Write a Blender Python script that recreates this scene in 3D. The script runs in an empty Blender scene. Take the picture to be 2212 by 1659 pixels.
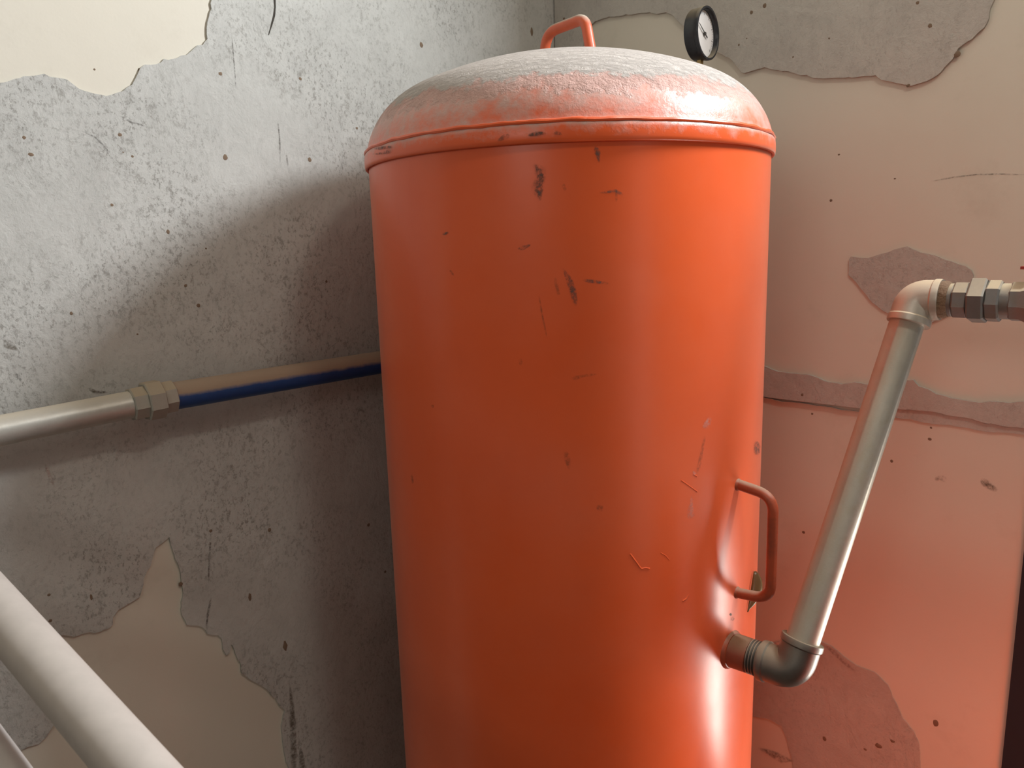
import bpy, bmesh, math, random
from mathutils import Vector, Matrix, noise
from mathutils.geometry import tessellate_polygon
random.seed(7)
sc = bpy.context.scene
COL = sc.collection
PI = math.pi

# ------------------------------------------------------------------ camera
W, H = 2212, 1659
FPX = 1593.95
EYE = 1.5
TH, RO = 0.184535, -0.0297577
_c, _s = math.cos(TH), math.sin(TH)
_R0, CF, _U0 = Vector((1, 0, 0)), Vector((0, _c, -_s)), Vector((0, _s, _c))
CR = _R0 * math.cos(RO) + _U0 * math.sin(RO)
CU = _U0 * math.cos(RO) - _R0 * math.sin(RO)
CAM = Vector((0, 0, EYE))
cam = bpy.data.cameras.new('camera')
cam.sensor_width = 36.0
cam.lens = FPX / W * 36.0
cam.clip_start = 0.02
cam.dof.use_dof = True
cam.dof.focus_distance = 1.05
cam.dof.aperture_fstop = 9.0
camo = bpy.data.objects.new('camera', cam)
COL.objects.link(camo)
camo.matrix_world = Matrix(((CR.x, CU.x, -CF.x, 0), (CR.y, CU.y, -CF.y, 0), (CR.z, CU.z, -CF.z, EYE), (0, 0, 0, 1)))
sc.camera = camo

# ------------------------------------------------------------------ room axes (needed by the lights)
VL = Vector((math.sin(math.radians(44.5)), math.cos(math.radians(44.5)), 0))   # along the left wall towards the corner
WR = Vector((VL.y, -VL.x, 0))                                                  # along the right wall away from the corner; also the left wall's normal
CORNER = Vector((0.1162, 1.74, 0.0))
NL, NR = WR, -VL
ROOM_A, ROOM_B, ROOM_H = 2.9, 3.0, 2.75      # length of the left wall, of the right wall, height
WT = 0.16                                    # wall thickness
DOOR_S0, DOOR_W, DOOR_H = 0.945, 0.92, 2.62
def room(a, b, z):
    """a = distance from the corner along the left wall, b = along the right wall."""
    return CORNER - VL * a + WR * b + Vector((0, 0, z))

# ------------------------------------------------------------------ world, lights, exposure
sc.view_settings.view_transform = 'Standard'
sc.view_settings.look = 'None'
sc.view_settings.exposure = 0.0
sc.view_settings.gamma = 1.0
sc.view_settings.use_curve_mapping = False
wd = bpy.data.worlds.new('world')
sc.world = wd
wd.use_nodes = True
wd.node_tree.nodes['Background'].inputs[0].default_value = (0.75, 0.85, 1.0, 1)
wd.node_tree.nodes['Background'].inputs[1].default_value = 0.15

def area(name, pos, direction, sx, sy, power, color, up=Vector((0, 0, 1)), spread=180):
    l = bpy.data.lights.new(name, 'AREA')
    l.shape = 'RECTANGLE'; l.size = sx; l.size_y = sy; l.energy = power; l.color = color
    l.spread = math.radians(spread)
    o = bpy.data.objects.new(name, l)
    z = -direction.normalized()
    x = up.cross(z).normalized(); y = z.cross(x)
    o.matrix_world = Matrix(((x.x, y.x, z.x, pos.x), (x.y, y.y, z.y, pos.y), (x.z, y.z, z.z, pos.z), (0, 0, 0, 1)))
    COL.objects.link(o)
    return o
DS = DOOR_S0 + 0.07
# daylight in the top of the doorway (sky), and in its lower part (sunlit ground outside)
area('doorway_sky_light', room(-0.03, DS + 0.20, 2.33), NR, 0.32, 0.28, 55, (0.90, 0.95, 1.0))
area('doorway_ground_light', room(-0.01, DS + 0.15, 0.60), NR, 0.22, 0.56, 9.5, (1.0, 0.94, 0.87))
# light added in an unseen opening behind right, for the streak on the tank
AJ0, AJ1, AJH = 0.84, 1.16, 1.98
area('added_streak_light', room((AJ0 + AJ1) / 2, ROOM_B + 0.02, 1.0), -WR, AJ1 - AJ0, 1.9, 2.2, (1.0, 0.94, 0.86))
# unseen fill lamp added overhead to lighten the tank's upper front
area('overhead_fill_light', Vector((0.60, 0.25, 2.58)), Vector((0, 0, -1)), 0.15, 0.15, 4.6, (1.0, 0.92, 0.80), Vector((0, 1, 0)))
# fill light added high in the unseen rear wall, lifts the tank front
area('rear_fill_light', room(ROOM_A - 0.02, 1.30, 2.25), VL, 0.7, 0.5, 5.6, (1.0, 0.95, 0.88))

# ------------------------------------------------------------------ material helpers
def mat(name):
    m = bpy.data.materials.new(name); m.use_nodes = True
    nt = m.node_tree
    return m, nt, nt.nodes, nt.links, nt.nodes['Principled BSDF']
def sock(s, v):
    if isinstance(v, tuple) and len(v) == 3: v = (*v, 1)
    s.default_value = v
def N(nt, typ, **kw):
    n = nt.nodes.new(typ)
    for k, v in kw.items():
        if k.startswith('i_'):
            sock(n.inputs[k[2:].replace('_', ' ')], v)
        else: setattr(n, k, v)
    return n
def noise_n(nt, scale, detail=4, rough=0.55, vec=None, dist=0.0):
    n = N(nt, 'ShaderNodeTexNoise')
    n.inputs['Scale'].default_value = scale; n.inputs['Detail'].default_value = detail
    n.inputs['Roughness'].default_value = rough; n.inputs['Distortion'].default_value = dist
    if vec: nt.links.new(vec, n.inputs['Vector'])
    return n.outputs['Fac']
def ramp(nt, fac, stops):
    r = nt.nodes.new('ShaderNodeValToRGB')
    el = r.color_ramp.elements
    while len(el) < len(stops): el.new(0.5)
    for e, (p, c) in zip(el, stops):
        e.position = p
        e.color = (c, c, c, 1) if not isinstance(c, tuple) else (*c, 1)
    nt.links.new(fac, r.inputs[0])
    return r.outputs[0]
def mix(nt, fac, a, b, typ='MIX'):
    m = nt.nodes.new('ShaderNodeMix'); m.data_type = 'RGBA'; m.blend_type = typ
    for s, v in ((m.inputs[0], fac), (m.inputs[6], a), (m.inputs[7], b)):
        if isinstance(v, bpy.types.NodeSocket): nt.links.new(v, s)
        elif isinstance(v, (int, float)): s.default_value = v
        else: s.default_value = (*v, 1)
    return m.outputs[2]
def mth(nt, op, a, b=0.0, clamp=False):
    m = nt.nodes.new('ShaderNodeMath'); m.operation = op; m.use_clamp = clamp
    for s, v in zip(m.inputs, (a, b)):
        if isinstance(v, bpy.types.NodeSocket): nt.links.new(v, s)
        else: s.default_value = v
    return m.outputs[0]
def bump(nt, height, strength, dist, prev=None):
    b = nt.nodes.new('ShaderNodeBump'); b.inputs['Strength'].default_value = strength; b.inputs['Distance'].default_value = dist
    nt.links.new(height, b.inputs['Height'])
    if prev: nt.links.new(prev, b.inputs['Normal'])
    return b.outputs['Normal']
def pos(nt): return nt.nodes.new('ShaderNodeNewGeometry').outputs['Position']
def nrm_z(nt):
    g = nt.nodes.new('ShaderNodeNewGeometry'); s = nt.nodes.new('ShaderNodeSeparateXYZ')
    nt.links.new(g.outputs['Normal'], s.inputs[0]); return s.outputs['Z']

# ------------------------------------------------------------------ materials
def cream_material():
    m, nt, nd, ln, b = mat('cream_wall_paint'); p = pos(nt)
    c = mix(nt, noise_n(nt, 2.5, 5, 0.6, p), (0.60, 0.55, 0.45), (0.67, 0.62, 0.53))
    c = mix(nt, mth(nt, 'MULTIPLY', ramp(nt, noise_n(nt, 9, 6, 0.7, p), [(0.58, 0.0), (0.75, 1.0)]), 0.25), c, (0.45, 0.40, 0.32))
    ln.new(c, b.inputs['Base Color']); b.inputs['Roughness'].default_value = 0.75
    b.inputs['Specular IOR Level'].default_value = 0.25
    n = bump(nt, noise_n(nt, 14, 4, 0.5, p), 0.25, 0.004)
    ln.new(bump(nt, noise_n(nt, 260, 3, 0.6, p), 0.12, 0.0008, n), b.inputs['Normal'])
    return m
def cement_material(name, light, dark, pit, pitamt, grain):
    m, nt, nd, ln, b = mat(name); p = pos(nt)
    c = mix(nt, ramp(nt, noise_n(nt, 5, 7, 0.65, p, 0.6), [(0.3, 0.0), (0.7, 1.0)]), dark, light)
    # cloudy trowel marks
    mp = nd.new('ShaderNodeMapping'); ln.new(p, mp.inputs['Vector']); mp.inputs['Scale'].default_value = (1.0, 1.0, 0.75)
    cl = ramp(nt, noise_n(nt, 17, 6, 0.7, mp.outputs[0], 1.2), [(0.35, 0.0), (0.66, 1.0)])
    c = mix(nt, mth(nt, 'MULTIPLY', cl, 0.35), c, tuple(min(1, x * 1.22) for x in light))
    # fine dark pits, denser in some areas
    zone = ramp(nt, noise_n(nt, 6, 4, 0.6, p), [(0.38, 0.15), (0.62, 1.0)])
    s1 = ramp(nt, noise_n(nt, 170, 6, 0.78, mp.outputs[0]), [(0.53, 0.0), (0.61, 1.0)])
    s2 = ramp(nt, noise_n(nt, 80, 8, 0.78, mp.outputs[0], 0.25), [(0.555, 0.0), (0.64, 1.0)])
    sp = mth(nt, 'MULTIPLY', mth(nt, 'MAXIMUM', s1, s2), zone)
    c = mix(nt, mth(nt, 'MULTIPLY', sp, pitamt), c, pit)
    ln.new(c, b.inputs['Base Color']); b.inputs['Roughness'].default_value = 0.9
    b.inputs['Specular IOR Level'].default_value = 0.15
    n = bump(nt, noise_n(nt, 22, 6, 0.65, mp.outputs[0], 0.6), 0.35, 0.008)
    n = bump(nt, noise_n(nt, 230, 4, 0.7, p), grain, 0.0016, n)
    ln.new(bump(nt, mth(nt, 'SUBTRACT', 1.0, sp), 0.35, 0.0012, n), b.inputs['Normal'])
    return m
def plain(name, color, rough=0.6, metal=0.0, spec=0.5, bumpscale=None, bs=0.2, bd=0.001):
    m, nt, nd, ln, b = mat(name); p = pos(nt)
    c = mix(nt, noise_n(nt, 40, 4, 0.6, p), tuple(x * 0.85 for x in color), tuple(min(1, x * 1.12) for x in color))
    ln.new(c, b.inputs['Base Color'])
    b.inputs['Roughness'].default_value = rough; b.inputs['Metallic'].default_value = metal
    b.inputs['Specular IOR Level'].default_value = spec
    if bumpscale: ln.new(bump(nt, noise_n(nt, bumpscale, 4, 0.6, p), bs, bd), b.inputs['Normal'])
    return m
ORANGE = (0.66, 0.115, 0.028)
DUST = (0.46, 0.41, 0.37)
def tank_material(name, dusty):
    m, nt, nd, ln, b = mat(name); p = pos(nt)
    c = mix(nt, noise_n(nt, 6, 5, 0.6, p), (0.68, 0.086, 0.016), (0.82, 0.120, 0.026))
    # faint dry film
    film = ramp(nt, noise_n(nt, 3.5, 6, 0.65, p), [(0.40, 0.0), (0.75, 1.0)])
    c = mix(nt, mth(nt, 'MULTIPLY', film, 0.10), c, (0.55, 0.30, 0.22))
    rough = mth(nt, 'ADD', 0.25, mth(nt, 'MULTIPLY', noise_n(nt, 30, 5, 0.7, p), 0.12))
    n = bump(nt, noise_n(nt, 9, 3, 0.5, p), 0.10, 0.004)
    n = bump(nt, noise_n(nt, 330, 3, 0.6, p), 0.06, 0.0006, n)
    if dusty:
        z = nrm_z(nt)
        br = mth(nt, 'MULTIPLY', mth(nt, 'SUBTRACT', noise_n(nt, 38, 6, 0.72, p), 0.5), 0.55)
        zz = mth(nt, 'ADD', z, br)
        thick = ramp(nt, zz, [(0.47, 0.0), (0.68, 1.0)])
        thin = mth(nt, 'MULTIPLY', ramp(nt, mth(nt, 'ADD', zz, br), [(-0.02, 0.0), (0.50, 1.0)]), 0.72)
        dustc = mix(nt, noise_n(nt, 70, 5, 0.7, p), tuple(x * 0.82 for x in DUST), tuple(x * 1.2 for x in DUST))
        d = mth(nt, 'MAXIMUM', thick, thin)
        c = mix(nt, d, c, dustc)
        # greyish bare scuffs
        rough = mth(nt, 'ADD', mth(nt, 'ADD', rough, mth(nt, 'MULTIPLY', thin, 0.10)), mth(nt, 'MULTIPLY', thick, 0.5), True)
        mp = nd.new('ShaderNodeMapping'); ln.new(p, mp.inputs['Vector']); mp.inputs['Scale'].default_value = (0.55, 1.0, 1.4)
        mp.inputs['Rotation'].default_value = (0, 0, 0.6)
        g = mth(nt, 'MULTIPLY', noise_n(nt, 120, 5, 0.75, mp.outputs[0], 0.8), thick)
        n = bump(nt, g, 0.9, 0.006, n)
        n = bump(nt, mth(nt, 'MULTIPLY', noise_n(nt, 75, 6, 0.75, p), thin), 0.35, 0.004, n)
        ln.new(mth(nt, 'SUBTRACT', 0.5, mth(nt, 'MULTIPLY', thin, 0.28)), b.inputs['Specular IOR Level'])
    ln.new(c, b.inputs['Base Color']); ln.new(rough, b.inputs['Roughness']); ln.new(n, b.inputs['Normal'])
    b.inputs['Sheen Weight'].default_value = 0.22; b.inputs['Sheen Roughness'].default_value = 0.35; b.inputs['Sheen Tint'].default_value = (1.0, 0.86, 0.76, 1)   # film of dust
    return m
def pipe_material(name, base, metal, rough, dust, lo, hi, stain=None):
    """dust lies on what faces up"""
    m, nt, nd, ln, b = mat(name); p = pos(nt)
    c = mix(nt, noise_n(nt, 60, 5, 0.7, p), tuple(x * 0.8 for x in base), tuple(min(1, x * 1.15) for x in base))
    if stain: c = mix(nt, mth(nt, 'MULTIPLY', ramp(nt, noise_n(nt, 26, 6, 0.7, p), [(0.5, 0.0), (0.68, 1.0)]), 0.7), c, stain)
    zz = mth(nt, 'ADD', nrm_z(nt), mth(nt, 'MULTIPLY', mth(nt, 'SUBTRACT', noise_n(nt, 45, 5, 0.7, p), 0.5), 0.35))
    d = ramp(nt, zz, [(lo, 0.0), (hi, 1.0)])
    c = mix(nt, d, c, dust)
    ln.new(c, b.inputs['Base Color'])
    ln.new(mth(nt, 'MULTIPLY', mth(nt, 'SUBTRACT', 1.0, d), metal), b.inputs['Metallic'])
    ln.new(mth(nt, 'ADD', mth(nt, 'MULTIPLY', d, 0.5), rough, True), b.inputs['Roughness'])
    ln.new(bump(nt, noise_n(nt, 300, 4, 0.6, p), 0.15, 0.0008), b.inputs['Normal'])
    return m
def mark_material(name, color, strength, scale=220, rough=0.7):
    """thin worn marks: covers only where the wear pattern says so"""
    m, nt, nd, ln, b = mat(name); p = pos(nt)
    at = nd.new('ShaderNodeAttribute'); at.attribute_name = 'cover'
    a = mth(nt, 'MULTIPLY', at.outputs['Fac'], ramp(nt, noise_n(nt, scale, 5, 0.75, p), [(0.40, 0.05), (0.62, 1.0)]))
    a = mth(nt, 'MULTIPLY', a, strength, True)
    b.inputs['Base Color'].default_value = (*color, 1); b.inputs['Roughness'].default_value = rough
    ln.new(a, b.inputs['Alpha'])
    return m

M = {}
M['cream'] = cream_material()
M['cement_left'] = cement_material('rough_cement_left', (0.50, 0.49, 0.455), (0.43, 0.42, 0.39), (0.17, 0.155, 0.13), 0.58, 0.5)
M['cement_right'] = cement_material('rough_cement_right', (0.475, 0.44, 0.39), (0.41, 0.38, 0.34), (0.20, 0.175, 0.15), 0.25, 0.55)
M['orange'] = tank_material('orange_tank_paint', False)
M['orange_dusty'] = tank_material('orange_tank_paint_dusty', True)
M['rod'] = pipe_material('orange_rod_paint', (0.58, 0.10, 0.035), 0.0, 0.4, (0.46, 0.38, 0.30), 0.35, 0.8)
M['rod_side'] = pipe_material('red_brown_rod_paint', (0.40, 0.075, 0.03), 0.0, 0.4, (0.36, 0.24, 0.16), 0.5, 1.1, (0.20, 0.05, 0.025))
M['galv'] = pipe_material('galvanised_steel', (0.46, 0.435, 0.37), 0.6, 0.46, (0.47, 0.41, 0.31), 0.12, 0.55, (0.40, 0.35, 0.25))
M['galv_left'] = pipe_material('galvanised_steel_dusty', (0.50, 0.48, 0.43), 0.6, 0.42, (0.48, 0.42, 0.33), 0.35, 0.95)
M['fitting'] = pipe_material('malleable_iron_fitting', (0.22, 0.21, 0.20), 0.6, 0.45, (0.44, 0.35, 0.23), 0.35, 0.9, (0.22, 0.18, 0.14))
M['elbow'] = pipe_material('dull_steel_elbow', (0.19, 0.175, 0.155), 0.75, 0.38, (0.27, 0.21, 0.14), 0.2, 0.9)
M['elbow_top'] = pipe_material('dusty_steel_elbow', (0.50, 0.45, 0.38), 0.5, 0.42, (0.55, 0.44, 0.30), 0.3, 0.9)
M['nipple'] = pipe_material('painted_nipple', (0.28, 0.06, 0.028), 0.0, 0.45, (0.26, 0.17, 0.10), 0.3, 1.0)
M['hemp'] = plain('thread_sealant', (0.20, 0.12, 0.07), 0.9, bumpscale=180, bs=0.8, bd=0.004)
M['blue'] = pipe_material('blue_plastic_pipe', (0.008, 0.055, 0.19), 0.0, 0.45, (0.32, 0.235, 0.165), -0.12, 0.30)
M['pvc'] = plain('cream_plastic_pipe', (0.47, 0.415, 0.37), 0.65, bumpscale=90, bs=0.05)
M['pvc_grey'] = plain('grey_plastic_pipe', (0.46, 0.425, 0.39), 0.7)
M['black'] = pipe_material('black_gauge_case', (0.012, 0.013, 0.017), 0.0, 0.35, (0.25, 0.20, 0.13), 0.35, 1.05)
M['dial'] = plain('white_dial', (0.80, 0.76, 0.72), 0.55)
M['ink'] = plain('dial_ink', (0.10, 0.085, 0.07), 0.7)
M['needle'] = plain('needle_black', (0.04, 0.035, 0.03), 0.5)
M['brass'] = plain('brass', (0.40, 0.29, 0.13), 0.4, 0.9)
M['red_lever'] = plain('red_lever_paint', (0.35, 0.03, 0.02), 0.45)
M['door_steel'] = plain('dark_blue_steel', (0.012, 0.016, 0.026), 0.5)
M['floor'] = cement_material('concrete_floor', (0.13, 0.11, 0.09), (0.09, 0.075, 0.06), (0.05, 0.04, 0.03), 0.4, 0.5)
M['ceil'] = plain('ceiling_plaster', (0.36, 0.33, 0.28), 0.85, bumpscale=30)
M['wall_plain'] = plain('painted_plaster', (0.20, 0.18, 0.15), 0.8, bumpscale=30)
M['speck'] = plain('brown_speck', (0.19, 0.13, 0.085), 0.9)
M['crack'] = plain('dark_crack', (0.045, 0.038, 0.03), 0.95)
M['crack_faint'] = mark_material('hairline_crack', (0.10, 0.085, 0.07), 0.65, 160)
M['stain'] = mark_material('wall_stain', (0.13, 0.10, 0.065), 0.75, 110)
M['scuff'] = mark_material('grey_scuff', (0.13, 0.08, 0.065), 0.9)
M['scuff_faint'] = mark_material('faint_scuff', (0.17, 0.075, 0.04), 0.42)
M['scuff_pale'] = mark_material('pale_scuff', (0.62, 0.36, 0.30), 0.55)
M['chip'] = mark_material('paint_chip', (0.06, 0.055, 0.045), 1.0, 120)
M['tape'] = plain('peeling_brown_tape', (0.17, 0.115, 0.05), 0.25)
def glass_mat():
    m, nt, nd, ln, b = mat('gauge_glass')
    out = nd['Material Output']
    t = nd.new('ShaderNodeBsdfTransparent'); g = nd.new('ShaderNodeBsdfGlossy'); g.inputs['Roughness'].default_value = 0.25
    mx = nd.new('ShaderNodeMixShader'); mx.inputs[0].default_value = 0.03; ln.new(t.outputs[0], mx.inputs[1]); ln.new(g.outputs[0], mx.inputs[2])
    ln.new(mx.outputs[0], out.inputs['Surface'])
    return m
M['glass'] = glass_mat()

# ------------------------------------------------------------------ object helpers
def wloc(o):
    v = Vector((0, 0, 0))
    while o: v += o.location; o = o.parent
    return v
def link(name, verts, faces, m, parent=None, smooth=False, sharp=None):
    me = bpy.data.meshes.new(name)
    off = wloc(parent) if parent else Vector((0, 0, 0))
    me.from_pydata([tuple(Vector(v) - off) for v in verts], [], faces)
    me.validate(); me.update()
    if smooth:
        me.polygons.foreach_set('use_smooth', [True] * len(me.polygons))
        if sharp is not None:
            me.set_sharp_from_angle(angle=math.radians(sharp))
    me.materials.append(m)
    o = bpy.data.objects.new(name, me); COL.objects.link(o)
    if parent: o.parent = parent
    return o
def thing(name, label, cat, loc, group=None):
    o = bpy.data.objects.new(name, None); COL.objects.link(o)
    o.empty_display_size = 0.1
    o.location = loc; o['label'] = label; o['category'] = cat
    if group: o['group'] = group
    return o
class MB:
    """collects simple shapes for ONE mesh"""
    def __init__(s): s.v = []; s.f = []
    def add(s, v, f):
        k = len(s.v); s.v += [Vector(x) for x in v]; s.f += [tuple(i + k for i in q) for q in f]
        return s
    def box(s, o, x, y, z):
        """o corner, x y z edge vectors"""
        v = [o + x * i + y * j + z * k for k in (0, 1) for j in (0, 1) for i in (0, 1)]
        f = [(0, 2, 3, 1), (4, 5, 7, 6), (0, 1, 5, 4), (2, 6, 7, 3), (0, 4, 6, 2), (1, 3, 7, 5)]
        if x.cross(y).dot(z) < 0: f = [q[::-1] for q in f]
        return s.add(v, f)
    def tube(s, path, rad, seg=24, cap=True, wob=0.0):
        path = [Vector(p) for p in path]; n = len(path)
        if not hasattr(rad, '__len__'): rad = [rad] * n
        T = [(path[min(i + 1, n - 1)] - path[max(i - 1, 0)]).normalized() for i in range(n)]
        a = Vector((0, 0, 1)) if abs(T[0].z) < 0.9 else Vector((1, 0, 0))
        u = (a - T[0] * a.dot(T[0])).normalized()
        v = []
        for i in range(n):
            u = (u - T[i] * u.dot(T[i])).normalized(); w = T[i].cross(u)
            for k in range(seg):
                t = 2 * PI * k / seg
                r = rad[i]
                if wob: r *= 1 + wob * noise.noise(path[i] * 60 + Vector((math.cos(t), math.sin(t), 0)) * 1.3)
                v.append(path[i] + (u * math.cos(t) + w * math.sin(t)) * r)
        f = [(i * seg + k, i * seg + (k + 1) % seg, (i + 1) * seg + (k + 1) % seg, (i + 1) * seg + k) for i in range(n - 1) for k in range(seg)]
        if cap: f += [tuple(range(seg))[::-1], tuple((n - 1) * seg + k for k in range(seg))]
        return s.add(v, f)
    def lathe(s, o, ax, prof, seg=48, rot=0.0):
        """prof: (distance along ax, radius)"""
        ax = ax.normalized()
        a = Vector((0, 0, 1)) if abs(ax.z) < 0.9 else Vector((0, -1, 0))
        u = (a - ax * a.dot(ax)).normalized(); w = ax.cross(u)
        v = []
        for t, r in prof:
            for k in range(seg):
                g = 2 * PI * k / seg + rot
                v.append(o + ax * t + (u * math.cos(g) + w * math.sin(g)) * max(r, 1e-5))
        n = len(prof)
        f = [(i * seg + k, i * seg + (k + 1) % seg, (i + 1) * seg + (k + 1) % seg, (i + 1) * seg + k) for i in range(n - 1) for k in range(seg)]
        f += [tuple(range(seg))[::-1], tuple((n - 1) * seg + k for k in range(seg))]
        return s.add(v, f)
    def build(s, name, m, parent=None, smooth=True, sharp=35):
        return link(name, s.v, s.f, m, parent, smooth, sharp)
def rounded(pts, r, n=8):
    """polyline with its inner corners rounded to radius r"""
    pts = [Vector(p) for p in pts]; out = [pts[0]]
    rr = r if hasattr(r, '__len__') else [r] * len(pts)
    for i in range(1, len(pts) - 1):
        a, b, c = pts[i - 1], pts[i], pts[i + 1]
        d1, d2 = (a - b), (c - b)
        ang = d1.angle(d2); L = min(rr[i] / math.tan(ang / 2), d1.length * 0.49, d2.length * 0.49)
        p, q = b + d1.normalized() * L, b + d2.normalized() * L
        for k in range(n + 1):
            t = k / n
            out.append(p * (1 - t) ** 2 + b * 2 * t * (1 - t) + q * t * t)
    out.append(pts[-1])
    return out

# measured directions of the photograph turned into points of the room
def ray(x, y): return CF + CR * ((x - W / 2) / FPX) - CU * ((y - H / 2) / FPX)
def at_depth(x, y, d): return CAM + ray(x, y) * d
def on_plane(x, y, p0, n):
    d = ray(x, y); return CAM + d * ((p0 - CAM).dot(n) / d.dot(n))
def on_left(x, y, off=0.0): return on_plane(x, y, CORNER + NL * off, NL)
def on_right(x, y, off=0.0): return on_plane(x, y, CORNER + NR * off, NR)
TX, TY, TR = 0.0933384, 1.1822140, 0.30
LIPZ = EYE + 0.115905
def on_tank(x, y, r=TR):
    d = ray(x, y); ox, oy = -TX, -TY
    a = d.x * d.x + d.y * d.y; b = ox * d.x + oy * d.y; c = ox * ox + oy * oy - r * r
    q = max(b * b - a * c, 0.0)
    return CAM + d * ((-b - math.sqrt(q)) / a)

# ------------------------------------------------------------------ setting
def structure(o):
    o['kind'] = 'structure'; return o
up = Vector((0, 0, 1))
b = MB().box(room(-WT, -WT, -0.1), -VL * (ROOM_A + 2 * WT), WR * (ROOM_B + 2 * WT), up * 0.1)
floor = structure(b.build('floor', M['floor'], smooth=False))
b = MB().box(room(-WT, -WT, ROOM_H), -VL * (ROOM_A + 2 * WT), WR * (ROOM_B + 2 * WT), up * 0.1)
ceiling = structure(b.build('ceiling', M['ceil'], smooth=False))
OP0, OP1, OPH = 1.50, 2.50, 1.95          # unseen opening added in the left wall so less light bounces back
b = MB()
b.box(room(0, -WT, 0), -VL * OP0, WR * WT, up * ROOM_H)
b.box(room(OP0, -WT, OPH), -VL * (OP1 - OP0), WR * WT, up * (ROOM_H - OPH))
b.box(room(OP1, -WT, 0), -VL * (ROOM_A + WT - OP1), WR * WT, up * ROOM_H)
wall_left = structure(b.build('wall_left', M['cream'], smooth=False))
b = MB()
b.box(room(-WT, -WT, 0), VL * WT, WR * (DOOR_S0 + WT), up * ROOM_H)
b.v.clear(); b.f.clear()
b.box(room(-WT, -WT, 0), -VL * WT, WR * (DOOR_S0 + WT), up * ROOM_H)
b.box(room(-WT, DOOR_S0, DOOR_H), -VL * WT, WR * DOOR_W, up * (ROOM_H - DOOR_H))
b.box(room(-WT, DOOR_S0 + DOOR_W, 0), -VL * WT, WR * (ROOM_B - DOOR_S0 - DOOR_W + WT), up * ROOM_H)
wall_right = structure(b.build('wall_right', M['cream'], smooth=False))
b = MB()
b.box(room(0, ROOM_B, 0), -VL * AJ0, WR * WT, up * ROOM_H)
b.box(room(AJ1, ROOM_B, 0), -VL * (ROOM_A + WT - AJ1), WR * WT, up * ROOM_H)
b.box(room(AJ0, ROOM_B, AJH), -VL * (AJ1 - AJ0), WR * WT, up * (ROOM_H - AJH))
wall_front = structure(b.build('wall_front', M['wall_plain'], smooth=False))
b = MB()
b.box(room(ROOM_A, 0, 0), -VL * WT, WR * 0.95, up * ROOM_H)
b.box(room(ROOM_A, 1.65, 0), -VL * WT, WR * (ROOM_B - 1.65), up * ROOM_H)
b.box(room(ROOM_A, 0.95, 0), -VL * WT, WR * 0.70, up * 2.0)
b.box(room(ROOM_A, 0.95, 2.5), -VL * WT, WR * 0.70, up * (ROOM_H - 2.5))
wall_rear = structure(b.build('wall_rear', M['wall_plain'], smooth=False))
# steel door frame on the right wall's end
b = MB()
FW, FD = 0.065, WT + 0.012
b.box(room(-WT - 0.006, DOOR_S0, 0), -VL * FD, WR * FW, up * DOOR_H)
b.box(room(-WT - 0.006, DOOR_S0 + DOOR_W - FW, 0), -VL * FD, WR * FW, up * DOOR_H)
b.box(room(-WT - 0.006, DOOR_S0 + FW, DOOR_H - FW), -VL * FD, WR * (DOOR_W - 2 * FW), up * FW)
b.box(room(-WT - 0.006, DOOR_S0 + FW, 2.08), -VL * FD, WR * (DOOR_W - 2 * FW), up * 0.06)
door_1 = structure(b.build('door_1', M['door_steel'], smooth=False))

b = MB()
PD_ = 1.2  # dark box added behind the opening to swallow bounced light
b.box(room(OP0 - 0.3, -WT - PD_, -0.1), -VL * (OP1 - OP0 + 0.5), WR * PD_, up * 0.1)
b.box(room(OP0 - 0.3, -WT - PD_, 2.2), -VL * (OP1 - OP0 + 0.5), WR * PD_, up * 0.1)
b.box(room(OP0 - 0.3, -WT - PD_, 0), -VL * 0.1, WR * PD_, up * 2.2)
b.box(room(OP1 + 0.1, -WT - PD_, 0), -VL * 0.1, WR * PD_, up * 2.2)
b.box(room(OP0 - 0.3, -WT - PD_ - 0.1, -0.1), -VL * (OP1 - OP0 + 0.5), WR * 0.1, up * 2.4)
structure(b.build('added_dark_passage', M['wall_plain'], smooth=False))

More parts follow.
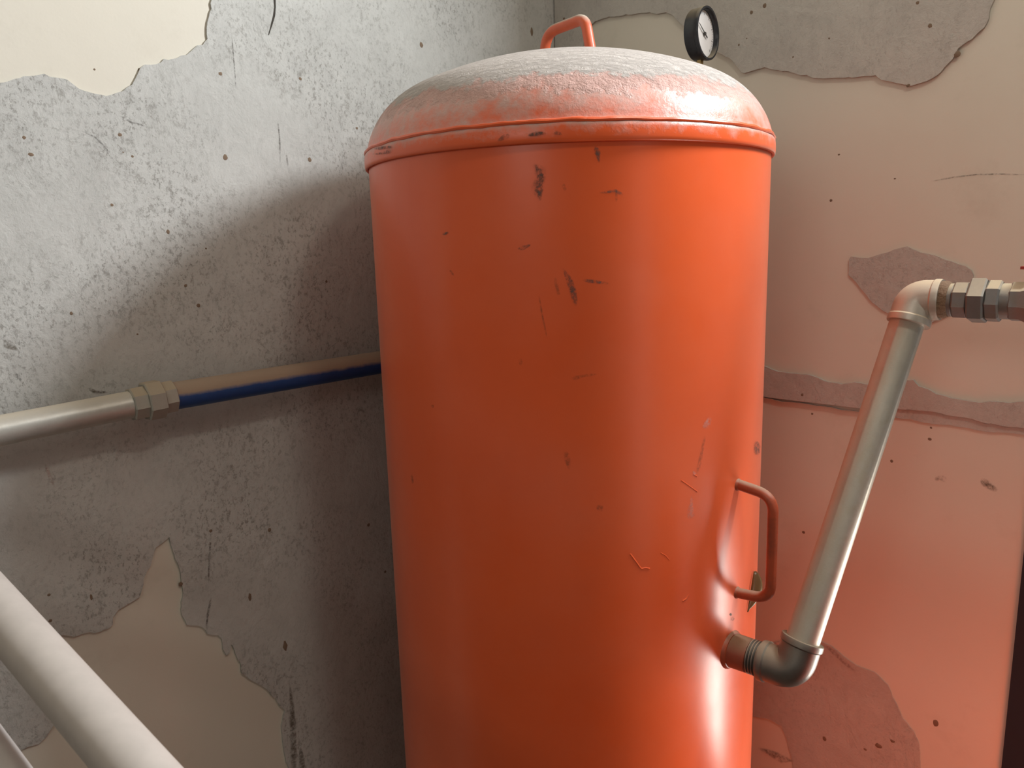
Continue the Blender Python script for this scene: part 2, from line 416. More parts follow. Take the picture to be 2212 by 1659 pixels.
# ---- cement coats lying proud on the painted walls
def rough_outline(px, onwall, step=0.006, amp=0.0035, seed=0.0):
    P = [onwall(x, y) for x, y in px]; out = []
    n = len(P)
    for i in range(n):
        a, c = P[i], P[(i + 1) % n]
        k = max(1, min(120, int((c - a).length / step)))
        nrm = (c - a).normalized()
        side = Vector((0, 0, 1)).cross(nrm)
        for j in range(k):
            q = a.lerp(c, j / k)
            s = 1.0 if k > 1 else 0.0
            out.append((q, s))
    return out
def cement_patch(px, onwall, wn, axis, thick, m, wall, seed, keep=None, amp=0.004):
    pts = rough_outline(px, onwall)
    uv = []
    for q, s in pts:
        d = Vector((noise.fractal(q * 38 + Vector((seed, 0, 0)), 0.8, 2.1, 4), noise.fractal(q * 38 + Vector((0, seed + 9, 0)), 0.8, 2.1, 4)))
        a = (q - CORNER).dot(axis) + d.x * amp; z = q.z + d.y * amp
        if keep: a, z = keep(a, z)
        uv.append((a, z))
    tri = tessellate_polygon([[Vector((a, z, 0)) for a, z in uv]])
    n = len(uv)
    def P(a, z, h): return CORNER + axis * a + wn * h + Vector((0, 0, z))
    v = [P(a, z, thick) for a, z in uv] + [P(a, z, -0.001) for a, z in uv]
    nx = axis.cross(Vector((0, 0, 1)))
    flip = nx.dot(wn) < 0
    f = []
    for t in tri:
        i, j, k = t
        cr = (uv[j][0] - uv[i][0]) * (uv[k][1] - uv[i][1]) - (uv[j][1] - uv[i][1]) * (uv[k][0] - uv[i][0])
        if (cr < 0) != flip: t = (i, k, j)
        f.append(tuple(t))
    area2 = sum(uv[i][0] * uv[(i + 1) % n][1] - uv[(i + 1) % n][0] * uv[i][1] for i in range(n))
    for i in range(n):
        j = (i + 1) % n
        q = (i, n + i, n + j, j)
        if (area2 < 0) != flip: q = q[::-1]
        f.append(q)
    return link('cement_coat', v, f, m, wall)
kl = lambda a, z: (min(a, -0.003), min(max(z, 0.0), ROOM_H - 0.002))
kr = lambda a, z: (min(max(a, 0.006), DOOR_S0 - 0.002), min(max(z, 0.0), ROOM_H - 0.002))
left_px = [(-90, 205), (-40, 190), (0, 178), (40, 172), (95, 164), (140, 172), (165, 186), (190, 201), (228, 209), (262, 199), (284, 180), (292, 168),
           (303, 148), (312, 139), (334, 137), (348, 128), (372, 125), (401, 120), (430, 95), (443, 84), (446, 50), (453, 10), (462, -40), (470, -110), (480, -330),
           (1190, -330), (1196, 50), (1190, 900), (1180, 1750), (700, 1760), (640, 1720), (622, 1659), (613, 1630), (609, 1605), (607, 1565), (611.6, 1535), (602, 1524.6), (582, 1498), (562, 1477),
           (535, 1466), (521, 1457), (518, 1427), (501, 1397), (496, 1392), (494, 1408), (487.6, 1413), (480, 1400), (476, 1380), (471, 1370), (447, 1369), (432, 1353), (400, 1351), (392.7, 1336),
           (387.6, 1319), (395, 1289), (391, 1248), (381, 1214.6), (371, 1181), (363, 1160), (350, 1169), (337, 1179), (328.6, 1208), (318.5, 1231), (308, 1252),
           (296.6, 1284), (280, 1299), (256, 1314), (246, 1329), (242.7, 1346), (232.6, 1358), (192, 1364.6), (162, 1373), (134, 1371), (118, 1420), (122, 1500), (116, 1560),
           (101, 1590), (86.6, 1604), (58, 1613), (20, 1620), (-80, 1640), (-200, 1600), (-230, 900), (-200, 260)]
cement_patch(left_px, on_left, NL, -VL * -1, 0.0035, M['cement_left'], wall_left, 1.0, kl)
R1 = [(1180, -330), (1198, 50), (1198, 140), (1255, 140), (1262, 100), (1265, 70), (1290, 46), (1330, 35), (1372, 33), (1400, 29), (1440, 31), (1468, 41), (1490, 66), (1520, 90), (1555, 112), (1571, 122), (1584, 130),
      (1595, 146), (1604, 156), (1612, 157), (1630, 151), (1652, 147), (1690, 154), (1722, 161), (1783, 171.6), (1844, 167), (1892, 164), (1907, 173), (1944, 182), (1971, 185), (1996, 181), (2032, 158),
      (2056, 131), (2075, 106), (2102, 85), (2126, 61), (2138, 30), (2150, 0), (2160, -60), (2170, -330)]
cement_patch(R1, on_right, NR, WR, 0.0055, M['cement_right'], wall_right, 4.0, kr, 0.003)
R2 = [(1836, 562), (1840, 555), (1878, 556), (1904, 550), (1921, 545), (1934, 537), (1961, 532.7), (1989, 545), (2020, 552), (2056, 564.5), (2086, 575), (2097, 582), (2103, 594), (2102, 612), (2085, 640),
      (2055, 676), (2035, 688), (2013, 695), (1995, 690), (1960, 684), (1919, 675.6), (1904, 666), (1884, 651), (1871, 636), (1858, 619.6), (1845, 604.6), (1833.6, 593), (1834.6, 580)]
cement_patch(R2, on_right, NR, WR, 0.003, M['cement_right'], wall_right, 6.0, kr, 0.002)
R3 = [(1480, 770), (1600, 778), (1651, 790), (1684, 803), (1712, 806), (1751, 809), (1795, 826), (1821, 828), (1847, 823), (1873, 828), (1910, 826), (1945, 821), (1976, 820), (1986, 835), (2007, 841),
      (2023, 850), (2067, 860), (2118, 868), (2212, 867), (2320, 872), (2320, 945), (2212, 925), (2131, 912.6), (2110, 907.4), (2074, 899.6), (2020, 889), (1976, 884), (1932, 881.5), (1857, 888), (1821, 884), (1769, 875),
      (1738, 870), (1692, 867), (1652, 857), (1480, 838)]
cement_patch(R3, on_right, NR, WR, 0.006, M['cement_right'], wall_right, 8.0, kr, 0.0025)
R3b = [(1880, 880), (1920, 898), (1976, 907), (2020, 914), (2083, 924), (2131, 931), (2212, 938), (2320, 950), (2320, 915), (2131, 902), (2020, 880), (1932, 872)]
cement_patch(R3b, on_right, NR, WR, 0.0025, M['cement_right'], wall_right, 9.0, kr, 0.002)
R4 = [(1560, 1400), (1700, 1382), (1775, 1385), (1797, 1395), (1825, 1419), (1853, 1436), (1890, 1452), (1918, 1478), (1927, 1505), (1940, 1529), (1953, 1553), (1973, 1577), (1984, 1600), (1988, 1640),
      (1996, 1700), (2005, 1800), (1725, 1800), (1714, 1650), (1705, 1610), (1690, 1568), (1660, 1552), (1560, 1540)]
cement_patch(R4, on_right, NR, WR, 0.002, M['cement_right'], wall_right, 11.0, kr, 0.002)

# ---- specks, stains and cracks on the walls
def blob(p, wn, r, stretch, parent, name, m, seed):
    ax = wn.cross(up).normalized(); v = [p + wn * r * 0.30]; n = 10
    for k in range(n):
        t = 2 * PI * k / n
        rr = r * (1 + 0.35 * noise.noise(Vector((math.cos(t) * 1.5, math.sin(t) * 1.5, seed * 3.7))))
        v.append(p + ax * math.cos(t) * rr + up * math.sin(t) * rr * stretch - wn * 0.0005)
    f = [(0, k + 1, (k + 1) % n + 1) for k in range(n)]
    a = (v[2] - v[1]).cross(v[0] - v[1])
    if a.dot(wn) < 0: f = [q[::-1] for q in f]
    return link(name, v, f, m, parent, True)
LS = [(910, 97, 8), (649, 170, 6), (476, 159, 7), (771, 277, 5), (669, 345, 7), (487, 340, 9), (1149, 69, 7, 1.8), (204, 150, 4), (259, 291, 7), (286, 338, 5), (266, 329, 3), (67, 334, 9, .7), (52, 297, 7),
      (242, 443, 6), (363, 501, 6, 1.4), (445, 537, 4), (302, 152, 7), (401, 617, 6), (429, 660, 7), (154, 677, 6), (297, 722, 4), (705, 608, 5), (455, 1147, 6), (582, 1145, 7), (540, 1290, 6, 2.4),
      (616, 1396, 8, 2.4), (796, 1134, 6), (197, 1290, 5, 2.5), (109, 1341, 6), (106, 1285, 6), (832, 1235, 5), (391, 1262, 6, 1.3)]
for i, q in enumerate(LS):
    x, y, r = q[:3]; st = q[3] if len(q) > 3 else 1.0
    p = on_left(x, y, 0.0036)
    if x < 440 and y < 160: p = on_left(x, y, 0.0002)
    blob(p, NL, r * 0.8 * ray(x, y).length * 0 + r * (p - CAM).dot(CF) / FPX * 0.8, st, wall_left, 'plaster_speck', M['speck'], i)
RS = [(1652, 12, 7, 1, 1), (1623, 27, 6, 1, 1), (2009, 56, 7, 1, 1), (1982, 6, 6, 1, 1), (2067, 117, 9, 1, 1), (1962, 184, 6, .7, 1), (1596, 97, 4, 1, 1), (1613, 83, 3, 1, 1), (1791, 83, 4, 1, 1), (1713, 123, 4, 1, 1),
      (1795, 433, 5, 1, 0), (1812, 334, 4, .8, 0), (1933, 386, 4, .6, 0), (1733, 853, 5, 1, 2), (1754, 894, 4, 1, 0), (2011, 924, 4, 1, 0), (2008, 949, 6, .8, 0), (1926, 996, 5, 1, 0), (1736, 1150, 5, 1, 0),
      (1897, 1611, 11, .7, 3), (1928, 1601, 8, .6, 3), (1869, 1619, 6, .7, 3), (1781, 1596, 7, 1.2, 3), (2021, 1562, 8, 1.5, 0), (1218, 40, 5, .8, 1)]
for i, (x, y, r, st, lay) in enumerate(RS):
    p = on_right(x, y, (0.0002, 0.0056, 0.0061, 0.0021)[lay])
    blob(p, NR, r * (p - CAM).dot(CF) / FPX * 0.8, st, wall_right, 'plaster_speck', M['speck'], i + 50)
def strip(px, width_px, surf, nfun, name, m, parent, lift=0.0004, taper=True, n_sub=5):
    """a thin mark following px on a surface; 'cover' fades to its rim"""
    P = []
    for i in range(len(px) - 1):
        for k in range(n_sub):
            t = k / n_sub
            P.append((px[i][0] * (1 - t) + px[i + 1][0] * t, px[i][1] * (1 - t) + px[i + 1][1] * t))
    P.append(px[-1]); n = len(P)
    wd_ = width_px if hasattr(width_px, '__len__') else [width_px] * len(px)
    v = []; cov = []; f = []
    rows = (-1.0, -0.6, 0.0, 0.6, 1.0)
    for i in range(n):
        a, c = P[max(i - 1, 0)], P[min(i + 1, n - 1)]
        dx, dy = c[0] - a[0], c[1] - a[1]; L = math.hypot(dx, dy) or 1
        nx, ny = -dy / L, dx / L
        u = i / (n - 1); s = u * (len(wd_) - 1); j = min(int(s), len(wd_) - 2) if len(wd_) > 1 else 0
        w = wd_[j] * (1 - (s - j)) + wd_[min(j + 1, len(wd_) - 1)] * (s - j)
        w *= 1 + 0.35 * noise.noise(Vector((P[i][0] * 0.06, P[i][1] * 0.06, 3.0)))
        e = min(1.0, min(u, 1 - u) * 6 + 0.05) if taper else 1.0
        for r in rows:
            q = surf(P[i][0] + nx * r * w * (0.4 + 0.6 * e), P[i][1] + ny * r * w * (0.4 + 0.6 * e))
            v.append(q + nfun(q) * lift); cov.append((0.0 if abs(r) == 1 else 0.75 if r else 1.0) * e)
    for i in range(n - 1):
        for k in range(4):
            f.append((i * 5 + k, i * 5 + k + 1, i * 5 + k + 6, i * 5 + k + 5))
    a = (v[1] - v[0]).cross(v[5] - v[0])
    if a.dot(nfun(v[0])) < 0: f = [q[::-1] for q in f]
    o = link(name, v, f, m, parent, True)
    at = o.data.attributes.new('cover', 'FLOAT', 'POINT'); at.data.foreach_set('value', cov)
    return o
nl, nr = (lambda q: NL), (lambda q: NR)
sl, sr = (lambda x, y: on_left(x, y, 0.0036)), (lambda x, y: on_right(x, y, 0.0001))
sr1, sr4 = (lambda x, y: on_right(x, y, 0.0056)), (lambda x, y: on_right(x, y, 0.0021))
strip([(598, -60), (592, -20), (594, 15), (592, 34), (586, 56), (580, 76)], [2.2, 2.4, 2.0, 2.2, 1.5, 0.8], sl, nl, 'crack', M['crack'], wall_left, taper=False)
for px_, w_ in (([(500, 70), (505, 130), (508, 165), (509, 190)], 1.6), ([(255, 248), (285, 265), (300, 268), (315, 273)], 2.2), ([(456, 1152), (453, 1190), (451, 1225), (450, 1262)], 2.5),
                ([(456, 1290), (448, 1330), (446, 1364)], 3), ([(180, 285), (205, 296), (230, 320), (238, 345)], 2), ([(600, 260), (604, 300), (605, 350)], 2), ([(618, 330), (622, 360)], 2)):
    strip(px_, w_, sl, nl, 'hairline_crack', M['crack_faint'], wall_left)
strip([(625, 1470), (630, 1520), (632, 1560), (634, 1610), (636, 1690)], [3, 6, 8, 8, 9], sl, nl, 'crack', M['stain'], wall_left)
strip([(648, 1612), (652, 1640), (655, 1700)], [4, 7, 8], sl, nl, 'crack', M['stain'], wall_left)
strip([(96, 1000), (108, 1030), (118, 1052)], [3, 5, 4], sl, nl, 'pale_scratch', M['scuff_pale'], wall_left)
strip([(6, 738), (20, 745), (40, 757)], [8, 10, 4], sl, nl, 'stain', M['stain'], wall_left)
strip([(188, 838), (205, 846), (235, 848)], [4, 5, 2], sl, nl, 'stain', M['stain'], wall_left)
strip([(30, 802), (44, 820), (56, 835)], [3, 3, 2], sl, nl, 'stain', M['crack_faint'], wall_left)
strip([(2010, 392), (2060, 383), (2110, 377), (2160, 376), (2230, 378)], 2, sr, nr, 'hairline_crack', M['crack_faint'], wall_right)
strip([(2118, 1036), (2130, 1044), (2140, 1052), (2155, 1060)], [8, 12, 6, 7], sr, nr, 'stain', M['stain'], wall_right)
strip([(2018, 1036), (2032, 1032), (2046, 1038)], [5, 8, 5], sr, nr, 'stain', M['scuff_faint'], wall_right)
strip([(1780, 1392), (1800, 1408), (1826, 1432), (1850, 1452)], [4, 5, 5, 3], sr4, nr, 'stain', M['scuff_faint'], wall_right)
strip([(1636, 1615), (1668, 1628), (1690, 1640), (1716, 1644)], [4, 8, 9, 4], sr4, nr, 'stain', M['stain'], wall_right)
strip([(1198, -40), (1199, 20), (1199, 60), (1199, 110)], [3, 3, 4, 3], lambda x, y: on_left(min(x, 1196), y, 0.004), nl, 'crack', M['crack_faint'], wall_left)

# ------------------------------------------------------------------ the orange pressure tank
tank = thing('pressure_tank', 'tall orange painted steel pressure tank with a dusty domed top standing in the corner', 'tank', (TX, TY, 0))
TO = Vector((TX, TY, 0))
def tank_lathe(prof, seg=160): return MB().lathe(TO, up, prof, seg)
BZ = 0.16
bodyp = [(BZ, TR)]
bodyp += [(BZ + (LIPZ + 0.02 - BZ) * k / 40, TR) for k in range(1, 41)]
tank_lathe(bodyp).build('body', M['orange'], tank)
# dome: short skirt lapped over the body, weld bead, knuckle and crown
rk, Rc, r0 = 0.12, 0.58, 0.304
cx = r0 - rk; al = math.asin(cx / (Rc - rk)); zc = -(Rc - rk) * math.cos(al)
skirt = [(0.004, 0.2995), (0.0, 0.3015), (-0.0005, 0.3035), (0.001, 0.3050), (0.005, 0.3055), (0.010, 0.3056), (0.016, 0.3052), (0.020, 0.3045), (0.022, 0.3030)]
dome = [(0.024 * 0 + rk * math.sin(t), cx + rk * math.cos(t)) for t in [math.pi / 2 * 0 + (math.pi / 2 - al) * k / 30 for k in range(31)]]
dome = [(z, r) for z, r in dome if z > 0.026]
dome += [(zc + Rc * math.cos(t), Rc * math.sin(t)) for t in [al * (1 - k / 40) for k in range(1, 41)]]
APEX = LIPZ + zc + Rc
tank_lathe([(LIPZ + z, r) for z, r in skirt + dome]).build('dome', M['orange_dusty'], tank, sharp=60)
# irregular weld bead along the lap
bd = MB(); pth = []
for k in range(221):
    t = 2 * PI * k / 220
    pth.append(TO + Vector((math.sin(t) * 0.3028, -math.cos(t) * 0.3028, LIPZ + 0.0235 + 0.0012 * noise.noise(Vector((math.cos(t) * 9, math.sin(t) * 9, 0))))))
bd.tube(pth, [0.0026 + 0.0011 * noise.noise(p * 70) for p in pth], 8, False)
bd.build('weld_seam', M['orange'], tank)
# bottom dish and legs (below the frame)
tank_lathe([(BZ - 0.10, 0.10), (BZ - 0.085, 0.18), (BZ - 0.05, 0.26), (BZ, TR)], 96).build('bottom_dish', M['orange'], tank)
for k in range(3):
    t = 2 * PI * k / 3 + 0.5
    e = Vector((math.sin(t), -math.cos(t), 0)); g = Vector((math.cos(t), math.sin(t), 0))
    MB().box(TO + e * 0.21 - g * 0.02, g * 0.04, e * 0.05, up * (BZ - 0.02)).build('leg', M['orange'], tank, False)
# lifting handle on the crown
hz = 0.333 + EYE
def at_z(x, y, z):
    d = ray(x, y); return CAM + d * ((z - EYE) / d.z)
hr, hl = at_z(1264, 39, hz), at_z(1180, 71, hz)
hd = (hr - hl).normalized()
def dome_z(p):
    rr = math.hypot(p.x - TX, p.y - TY)
    return LIPZ + zc + math.sqrt(max(Rc * Rc - rr * rr, 0))
br_, bl_ = hr + hd * 0.016, hl - hd * 0.012
br_.z = dome_z(br_) - 0.006; bl_.z = dome_z(bl_) - 0.006
MB().tube(rounded([br_, hr, hl, bl_], [0, 0.022, 0.03, 0]), 0.0082, 16, wob=0.03).build('lifting_handle', M['rod'], tank)
# grab handle on the right flank
at_, ab_ = on_tank(1594, 1047), on_tank(1592, 1280)
mid = (at_ + ab_) / 2; nrm = Vector((mid.x - TX, mid.y - TY, 0)).normalized()
tn = Vector((-nrm.y, nrm.x, 0))
o1, o2 = at_ + nrm * 0.051 + up * -0.010, ab_ + nrm * 0.049 + up * 0.006
MB().tube(rounded([at_ - nrm * 0.006, at_ + nrm * 0.004, o1 + up * 0.004, o2, ab_ + nrm * 0.004, ab_ - nrm * 0.006], [0, 0.02, 0.046, 0.034, 0.02, 0], 12), 0.0073, 16, wob=0.05).build('grab_handle', M['rod_side'], tank)
for p in (at_, ab_):
    MB().lathe(p - nrm * 0.001, nrm, [(0, 0.0090), (0.002, 0.0086), (0.004, 0.0074), (0.005, 0.0060)], 16).build('weld_blob', M['rod_side'], tank)
# curled piece of peeling tape behind the grab handle
tv = []; tf = []
for i in range(13):
    t = i / 12
    base = on_tank(1628 - 14 * t, 1234 + 88 * t, TR + 0.001)
    en = Vector((base.x - TX, base.y - TY, 0)).normalized(); et = Vector((-en.y, en.x, 0))
    wdt = 0.013 * math.sin(PI * min(1, t * 1.05 + 0.02)) ** 0.7 + 0.0008
    for j in range(6):
        s = j / 5
        ang = s * 1.5
        tv.append(base + en * (math.sin(ang) * wdt) + et * ((1 - math.cos(ang)) * wdt * 0.8))
for i in range(12):
    for j in range(5): tf.append((i * 6 + j, i * 6 + j + 1, i * 6 + j + 7, i * 6 + j + 6))
tape = link('peeling_tape', tv, tf, M['tape'], tank, True)
so = tape.modifiers.new('thick', 'SOLIDIFY'); so.thickness = 0.0006

# marks in the paint
tnrm = lambda q: Vector((q.x - TX, q.y - TY, 0)).normalized()
st = lambda x, y: on_tank(x, y)
sd = lambda x, y: on_tank(x, y, 0.3056)
for px_, w_, m_ in (
        ([(1152, 353), (1166, 368), (1170, 384), (1160, 402), (1163, 420), (1166, 434)], [10, 14, 12, 15, 13, 8], 'scuff_faint'),
        ([(1156, 355), (1168, 375), (1164, 410), (1168, 434)], [5, 8, 9, 5], 'scuff'),
        ([(1286, 315), (1291, 332), (1295, 353)], [5, 7, 3], 'scuff'),
        ([(1294, 417), (1329, 412), (1346, 421)], [2.5, 4, 3], 'scuff'),
        ([(1331, 407), (1331, 437)], [3, 3], 'scuff_faint'),
        ([(1216, 580), (1228, 602), (1236, 622), (1240, 640), (1244, 662)], [4, 7, 9, 7, 7], 'scuff'),
        ([(1258, 605), (1290, 609), (1318, 613)], [5, 4, 3], 'scuff'),
        ([(1118, 538), (1132, 535), (1147, 528)], [3, 5, 3], 'scuff'),
        ([(956, 507), (963, 504), (970, 502)], [3, 4, 2], 'scuff'),
        ([(972, 583), (976, 589), (981, 595)], [2, 3.5, 2], 'chip'),
        ([(1164, 637), (1171, 678), (1182, 731)], [2, 2.5, 2], 'scuff_faint'),
        ([(1199, 599), (1203, 620), (1208, 638)], [4, 5, 5], 'scuff_faint'),
        ([(1124, 774), (1126, 790)], [6, 5], 'scuff_faint'),
        ([(1235, 818), (1260, 812), (1290, 808)], [6, 4, 3], 'scuff_faint'),
        ([(1216, 397), (1222, 412)], [5, 4], 'scuff_faint'),
        ([(1221, 975), (1226, 995), (1230, 1015)], [9, 7, 3], 'scuff_faint'),
        ([(1288, 1094), (1304, 1100)], [8, 7], 'scuff_faint'),
        ([(890, 1024), (892, 1046)], [3, 3], 'scuff_faint'),
        ([(931, 877), (938, 878)], [4, 4], 'scuff_faint'),
        ([(1523, 940), (1517, 970), (1511, 1000), (1505, 1024)], [3, 4, 4, 4], 'scuff_faint'),
        ([(1534, 900), (1528, 914), (1519, 926)], [6, 8, 5], 'scuff_pale'),
        ([(1496, 1018), (1501, 1026)], [5, 6], 'scuff_pale'),
        ([(1495, 1068), (1493, 1088), (1491, 1105), (1493, 1121)], [4, 5, 9, 15], 'scuff_pale'),
        ([(1576, 1325), (1580, 1330)], [4, 3], 'chip'),
        ([(1579, 1334), (1585, 1340)], [5, 4], 'chip'),
        ([(1633, 952), (1635, 966), (1634, 984)], [6, 8, 7], 'scuff')):
    strip(px_, w_, st, tnrm, 'paint_scuff', M[m_], tank)
for px_, w_ in (([(1138, 293), (1158, 289), (1180, 288)], [3, 5, 4]), ([(1192, 287), (1203, 287), (1214, 291)], [3, 5, 3]), ([(1074, 306), (1090, 296), (1102, 292)], [3, 6, 5]),
                ([(808, 322), (830, 319), (850, 318)], [3, 4, 4]), ([(806, 333), (828, 331), (850, 325)], [2, 3, 6])):
    strip(px_, w_, sd, tnrm, 'paint_chip', M['chip'], tank, lift=0.0012)
for px_, r_ in (([(1471, 1037), (1488, 1049), (1506, 1062)], 0.0011), ([(1361, 1196), (1373, 1212), (1385, 1229), (1393, 1226), (1403, 1228)], 0.0014), ([(1474, 1298), (1482, 1293), (1487, 1284)], 0.0018), ([(1497, 1024), (1505, 1029)], 0.0011),
                ([(1427, 1194), (1438, 1200), (1446, 1210)], 0.0008)):
    MB().tube(rounded([on_tank(x, y, TR - r_ * 0.3) for x, y in px_], 0.004, 4), r_ * 0.8, 8).build('paint_drip', M['orange'], tank)

# ------------------------------------------------------------------ unseen smaller tank added by the doorway to bounce orange onto the wall
T2 = room(0.45, 1.33, 0)
bounce_tank = thing('pressure_tank', 'unseen smaller orange tank added by the doorway to bounce colour onto the right wall', 'tank', T2)
R2_, Z2 = 0.19, 1.08
MB().lathe(T2, up, [(0.10, R2_ * 0.4), (0.115, R2_ * 0.75), (0.16, R2_), (Z2 - 0.09, R2_)], 72).build('body', M['orange'], bounce_tank)
MB().lathe(T2, up, [(Z2 - 0.092, R2_ + 0.003), (Z2 - 0.07, R2_ + 0.003), (Z2 - 0.045, R2_ * 0.94), (Z2 - 0.02, R2_ * 0.75), (Z2 - 0.006, R2_ * 0.4), (Z2, 0.004)], 72).build('dome', M['orange_dusty'], bounce_tank)
for k in range(3):
    t = 2 * PI * k / 3
    MB().box(T2 + Vector((math.cos(t), math.sin(t), 0)) * 0.10 - Vector((0.015, 0.015, 0)), Vector((0.03, 0, 0)), Vector((0, 0.03, 0)), up * 0.13).build('leg', M['orange'], bounce_tank, False)

# ------------------------------------------------------------------ pressure gauge on the dome
gdir = Vector((math.sin(math.radians(50)), -math.cos(math.radians(50)), 0))
gc = at_depth(1527, 72, 1.235)
gr = 0.0425
gz = dome_z(gc)
gauge = thing('pressure_gauge', 'small round pressure gauge with black case and white dial on the tank dome', 'gauge', (gc.x - gdir.x * 0.012, gc.y - gdir.y * 0.012, gz))
gx = gdir
MB().lathe(gc - gx * 0.024, gx, [(0.0, 0.010), (0.0, gr * 0.80), (0.0015, gr * 0.93), (0.004, gr * 0.97), (0.020, gr * 0.97), (0.021, gr), (0.026, gr), (0.0270, gr * 0.985), (0.0270, gr * 0.91), (0.0255, gr * 0.885), (0.0175, gr * 0.88), (0.0175, 0.004)], 64).build('case', M['black'], gauge)
dl = MB().lathe(gc - gx * 0.0062, gx, [(0, gr * 0.87), (0.0006, gr * 0.87)], 64).build('dial', M['dial'], gauge)
gu = up; gw = gx.cross(gu).normalized() * -1
gface = gc - gx * 0.0054
for k in range(41):
    a = math.radians(225 - 270 * k / 40)
    e = gw * math.cos(a) + gu * math.sin(a); g = gw * -math.sin(a) + gu * math.cos(a)
    L = 0.0052 if k % 5 == 0 else 0.003
    w = 0.00045 if k % 5 == 0 else 0.00025
    MB().box(gface + e * (gr * 0.82 - L) - g * w, e * L, g * 2 * w, gx * 0.00015).build('tick', M['ink'], dl, False)
a = math.radians(150); e = gw * math.cos(a) + gu * math.sin(a); g = gw * -math.sin(a) + gu * math.cos(a)
nv = [gface + gx * 0.002 + e * -0.010 - g * 0.0015, gface + gx * 0.002 + e * -0.010 + g * 0.0015, gface + gx * 0.002 + e * 0.026 + g * 0.0004, gface + gx * 0.002 + e * 0.026 - g * 0.0004]
nv += [v + gx * 0.0006 for v in nv]
nd_ = link('needle', nv, [(3, 2, 1, 0), (4, 5, 6, 7), (0, 1, 5, 4), (1, 2, 6, 5), (2, 3, 7, 6), (3, 0, 4, 7)], M['needle'], gauge)
MB().lathe(gface + gx * 0.0002, gx, [(0, 0.0028), (0.003, 0.0028), (0.0035, 0.0022)], 20).build('hub', M['needle'], gauge)
MB().lathe(gc - gx * 0.0028, gx, [(0, gr * 0.875), (0.0012, gr * 0.875)], 48).build('glass', M['glass'], gauge)
gb = gc - gx * 0.012
MB().lathe(Vector((gb.x, gb.y, gz - 0.004)), up, [(0, 0.0085), (0.012, 0.0085), (0.012, 0.006), (gc.z - gz - gr * 0.9 + 0.004, 0.006)], 6).build('stem', M['brass'], gauge, False)
MB().lathe(Vector((gb.x, gb.y, gz - 0.006)), up, [(0, 0.017), (0.007, 0.015), (0.010, 0.012), (0.010, 0.006)], 24).build('socket', M['orange_dusty'], gauge)

# ------------------------------------------------------------------ outlet pipe on the right
PD = 1.0
B_, T_ = at_depth(1732, 1388, PD), at_depth(1961, 692, PD)
pax = (T_ - B_).normalized()
PR = 0.0218
orig = on_tank(1580, 1403)
Vb = at_depth(1716, 1448, PD)               # where the axes of the lower elbow meet
Vb = B_ - pax * 0.040
oax = (Vb - orig).normalized()
outlet = thing('outlet_pipe', 'leaning galvanised outlet pipe with two elbows and a valve, right of the orange tank', 'pipe', orig)
L_ = (Vb - orig).length
n_ = MB().lathe(orig - oax * 0.008, oax, [(0, 0.0245), (0.034, 0.0240), (0.036, 0.0225)], 32).build('nipple', M['nipple'], outlet)
MB().lathe(orig - oax * 0.002, tnrm(orig), [(0, 0.0285), (0.003, 0.0275), (0.006, 0.0255), (0.007, 0.022)], 32).build('weld_ring', M['rod_side'], outlet)
prof = []
for k in range(7):
    t = 0.028 + k * 0.0042
    prof += [(t, 0.0218), (t + 0.0014, 0.0242), (t + 0.0028, 0.0242), (t + 0.0042, 0.0218)]
MB().lathe(orig, oax, prof, 32).build('thread', M['elbow'], outlet)
def elbow(p_in, v, p_out, r, bend, mname, name, parent, collar=0.004):
    path = rounded([p_in, v, p_out], [0, bend, 0], 14)
    e = MB().tube(path, r, 32).build(name, M[mname], parent)
    for p, q in ((p_in, v), (p_out, v)):
        d = (q - p).normalized()
        MB().lathe(p - d * 0.001, d, [(0, r * 0.92), (0, r + collar * 0.7), (0.002, r + collar), (0.008, r + collar), (0.010, r)], 36).build('collar', M[mname], e)
    return e
elbow(Vb - oax * 0.042, Vb, Vb + pax * 0.044, 0.0262, 0.034, 'elbow', 'elbow', outlet, 0.002)
Vt = at_depth(1979, 646, PD * 0.995)
pax2 = (Vt - B_).normalized()
MB().tube([Vb + pax * 0.03, T_, Vt - pax2 * 0.02], PR, 40).build('riser', M['galv'], outlet)
run = WR.normalized()
elbow(Vt - pax2 * 0.034, Vt, Vt + run * 0.030, 0.0258, 0.030, 'elbow_top', 'elbow', outlet, 0.0015)
def rl(t0, t1, r, seg, mname, name, sm=True, ch=0.0012, rot=0.0, parent=outlet):
    return MB().lathe(Vt + run * t0, run, [(0, r - ch), (ch, r), (t1 - t0 - ch, r), (t1 - t0, r - ch)], seg, rot).build(name, M[mname], parent, sm, 35)
MB().tube([Vt + run * t for t in (0.026, 0.031, 0.036, 0.041)], [0.0225, 0.025, 0.0245, 0.022], 28, wob=0.12).build('sealant', M['hemp'], outlet)
rl(0.038, 0.046, 0.0215, 32, 'fitting', 'nipple')
un = rl(0.046, 0.064, 0.0245, 8, 'fitting', 'union_nut', False, 0.002, 0.3)
rl(0.064, 0.083, 0.0300, 6, 'fitting', 'union_nut', False, 0.002, 0.26)
rl(0.083, 0.099, 0.0265, 8, 'fitting', 'union_nut', False, 0.002, 0.1)
rl(0.097, 0.111, 0.0225, 32, 'fitting', 'nipple')
vb = MB().lathe(Vt + run * 0.108, run, [(0, 0.0225), (0.002, 0.025), (0.012, 0.025), (0.018, 0.028), (0.030, 0.029), (0.042, 0.028), (0.048, 0.025), (0.060, 0.025)], 8, 0.2).build('valve_body', M['fitting'], outlet, True, 25)
vc = Vt + run * 0.138
MB().lathe(vc + up * 0.022, up, [(0, 0.013), (0.010, 0.012), (0.012, 0.008), (0.024, 0.007)], 20).build('valve_stem', M['hemp'], vb)
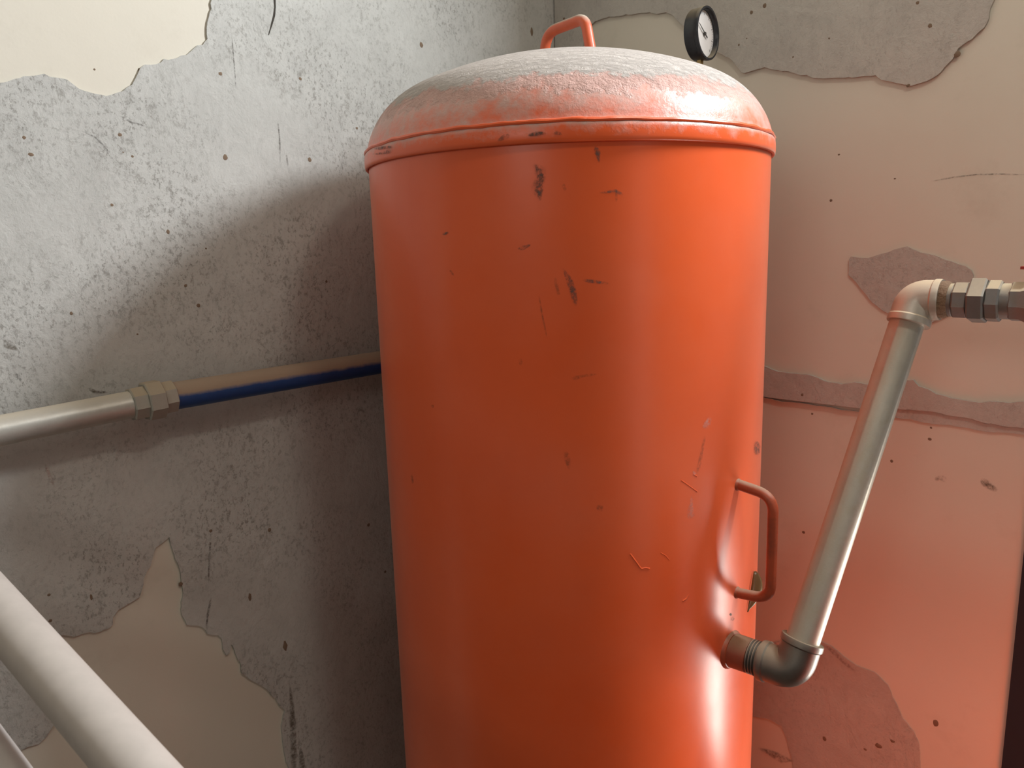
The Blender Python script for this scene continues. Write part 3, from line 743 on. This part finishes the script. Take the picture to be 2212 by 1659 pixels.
MB().box(vc + up * 0.040 - run * 0.022 + VL * -0.009, run * 0.115, VL * 0.018, up * 0.0035).build('lever', M['red_lever'], vb, False)
MB().tube([Vt + run * 0.166, Vt + run * 0.8], PR, 32).build('branch', M['galv'], outlet)

# ------------------------------------------------------------------ supply pipe along the left wall
SO = 0.050
def sl_(x, y): return on_left(x, y, SO)
pA, pB = sl_(-20, 934), sl_(285, 873.5)
pC, pD = sl_(372, 856), sl_(820, 783)
ax1 = (pB - pA).normalized(); ax2 = (pD - pC).normalized()
supply = thing('supply_pipe', 'horizontal supply pipe on the left wall, galvanised then blue plastic behind the tank', 'pipe', pB)
MB().tube([pA - ax1 * 0.3, pA, pB + ax1 * 0.012], 0.0192, 36).build('steel_pipe', M['galv_left'], supply)
lim = ((CORNER - pD).dot(VL) - 0.05) / ax2.dot(VL)
MB().tube([pC - ax2 * 0.012, pD, pD + ax2 * lim], 0.0202, 36).build('blue_pipe', M['blue'], supply)
ua = (pC - pB).normalized(); UL = (pC - pB).length
def ul(t0, t1, r, seg, rot=0.0):
    MB().lathe(pB + ua * (UL * t0), ua, [(0, r - 0.002), (0.0015, r), (UL * (t1 - t0) - 0.0015, r), (UL * (t1 - t0), r - 0.002)], seg, rot).build('union_nut', M['fitting_left'], supply, False)
M['fitting_left'] = pipe_material('union_fitting_dusty', (0.36, 0.34, 0.29), 0.25, 0.5, (0.36, 0.29, 0.20), 0.15, 0.8)
ul(-0.04, 0.34, 0.0238, 8, 0.2)
ul(0.30, 0.72, 0.0285, 8, 0.35)
ul(0.70, 1.03, 0.0245, 8, 0.2)

# ------------------------------------------------------------------ two plastic pipes close to the camera, lower left
q0, q1 = at_depth(48, 1378, 0.70), at_depth(212, 1566, 0.62)
pdir = (q1 - q0).normalized()
def slant_pipe(name, label, p, rad, m):
    back = (p - CORNER).dot(NL) / pdir.dot(NL) - rad * 1.4       # as far as the left wall
    s_, e_ = p - pdir * back, p + pdir * 1.0
    o = thing(name, label, 'pipe', e_)
    MB().tube([s_, p, e_], rad, 40).build('tube', m, o)
    MB().tube([e_ - pdir * 0.06, e_ + pdir * 0.002], rad * 1.16, 40).build('coupling', m, o)
slant_pipe('plastic_pipe', 'thick cream plastic pipe slanting across the lower left in front of the wall', q0, 0.0232, M['pvc'])
slant_pipe('plastic_pipe', 'greyer plastic pipe cut off by the bottom left corner, below the cream pipe', at_depth(-6, 1676, 0.66), 0.0232, M['pvc_grey'])
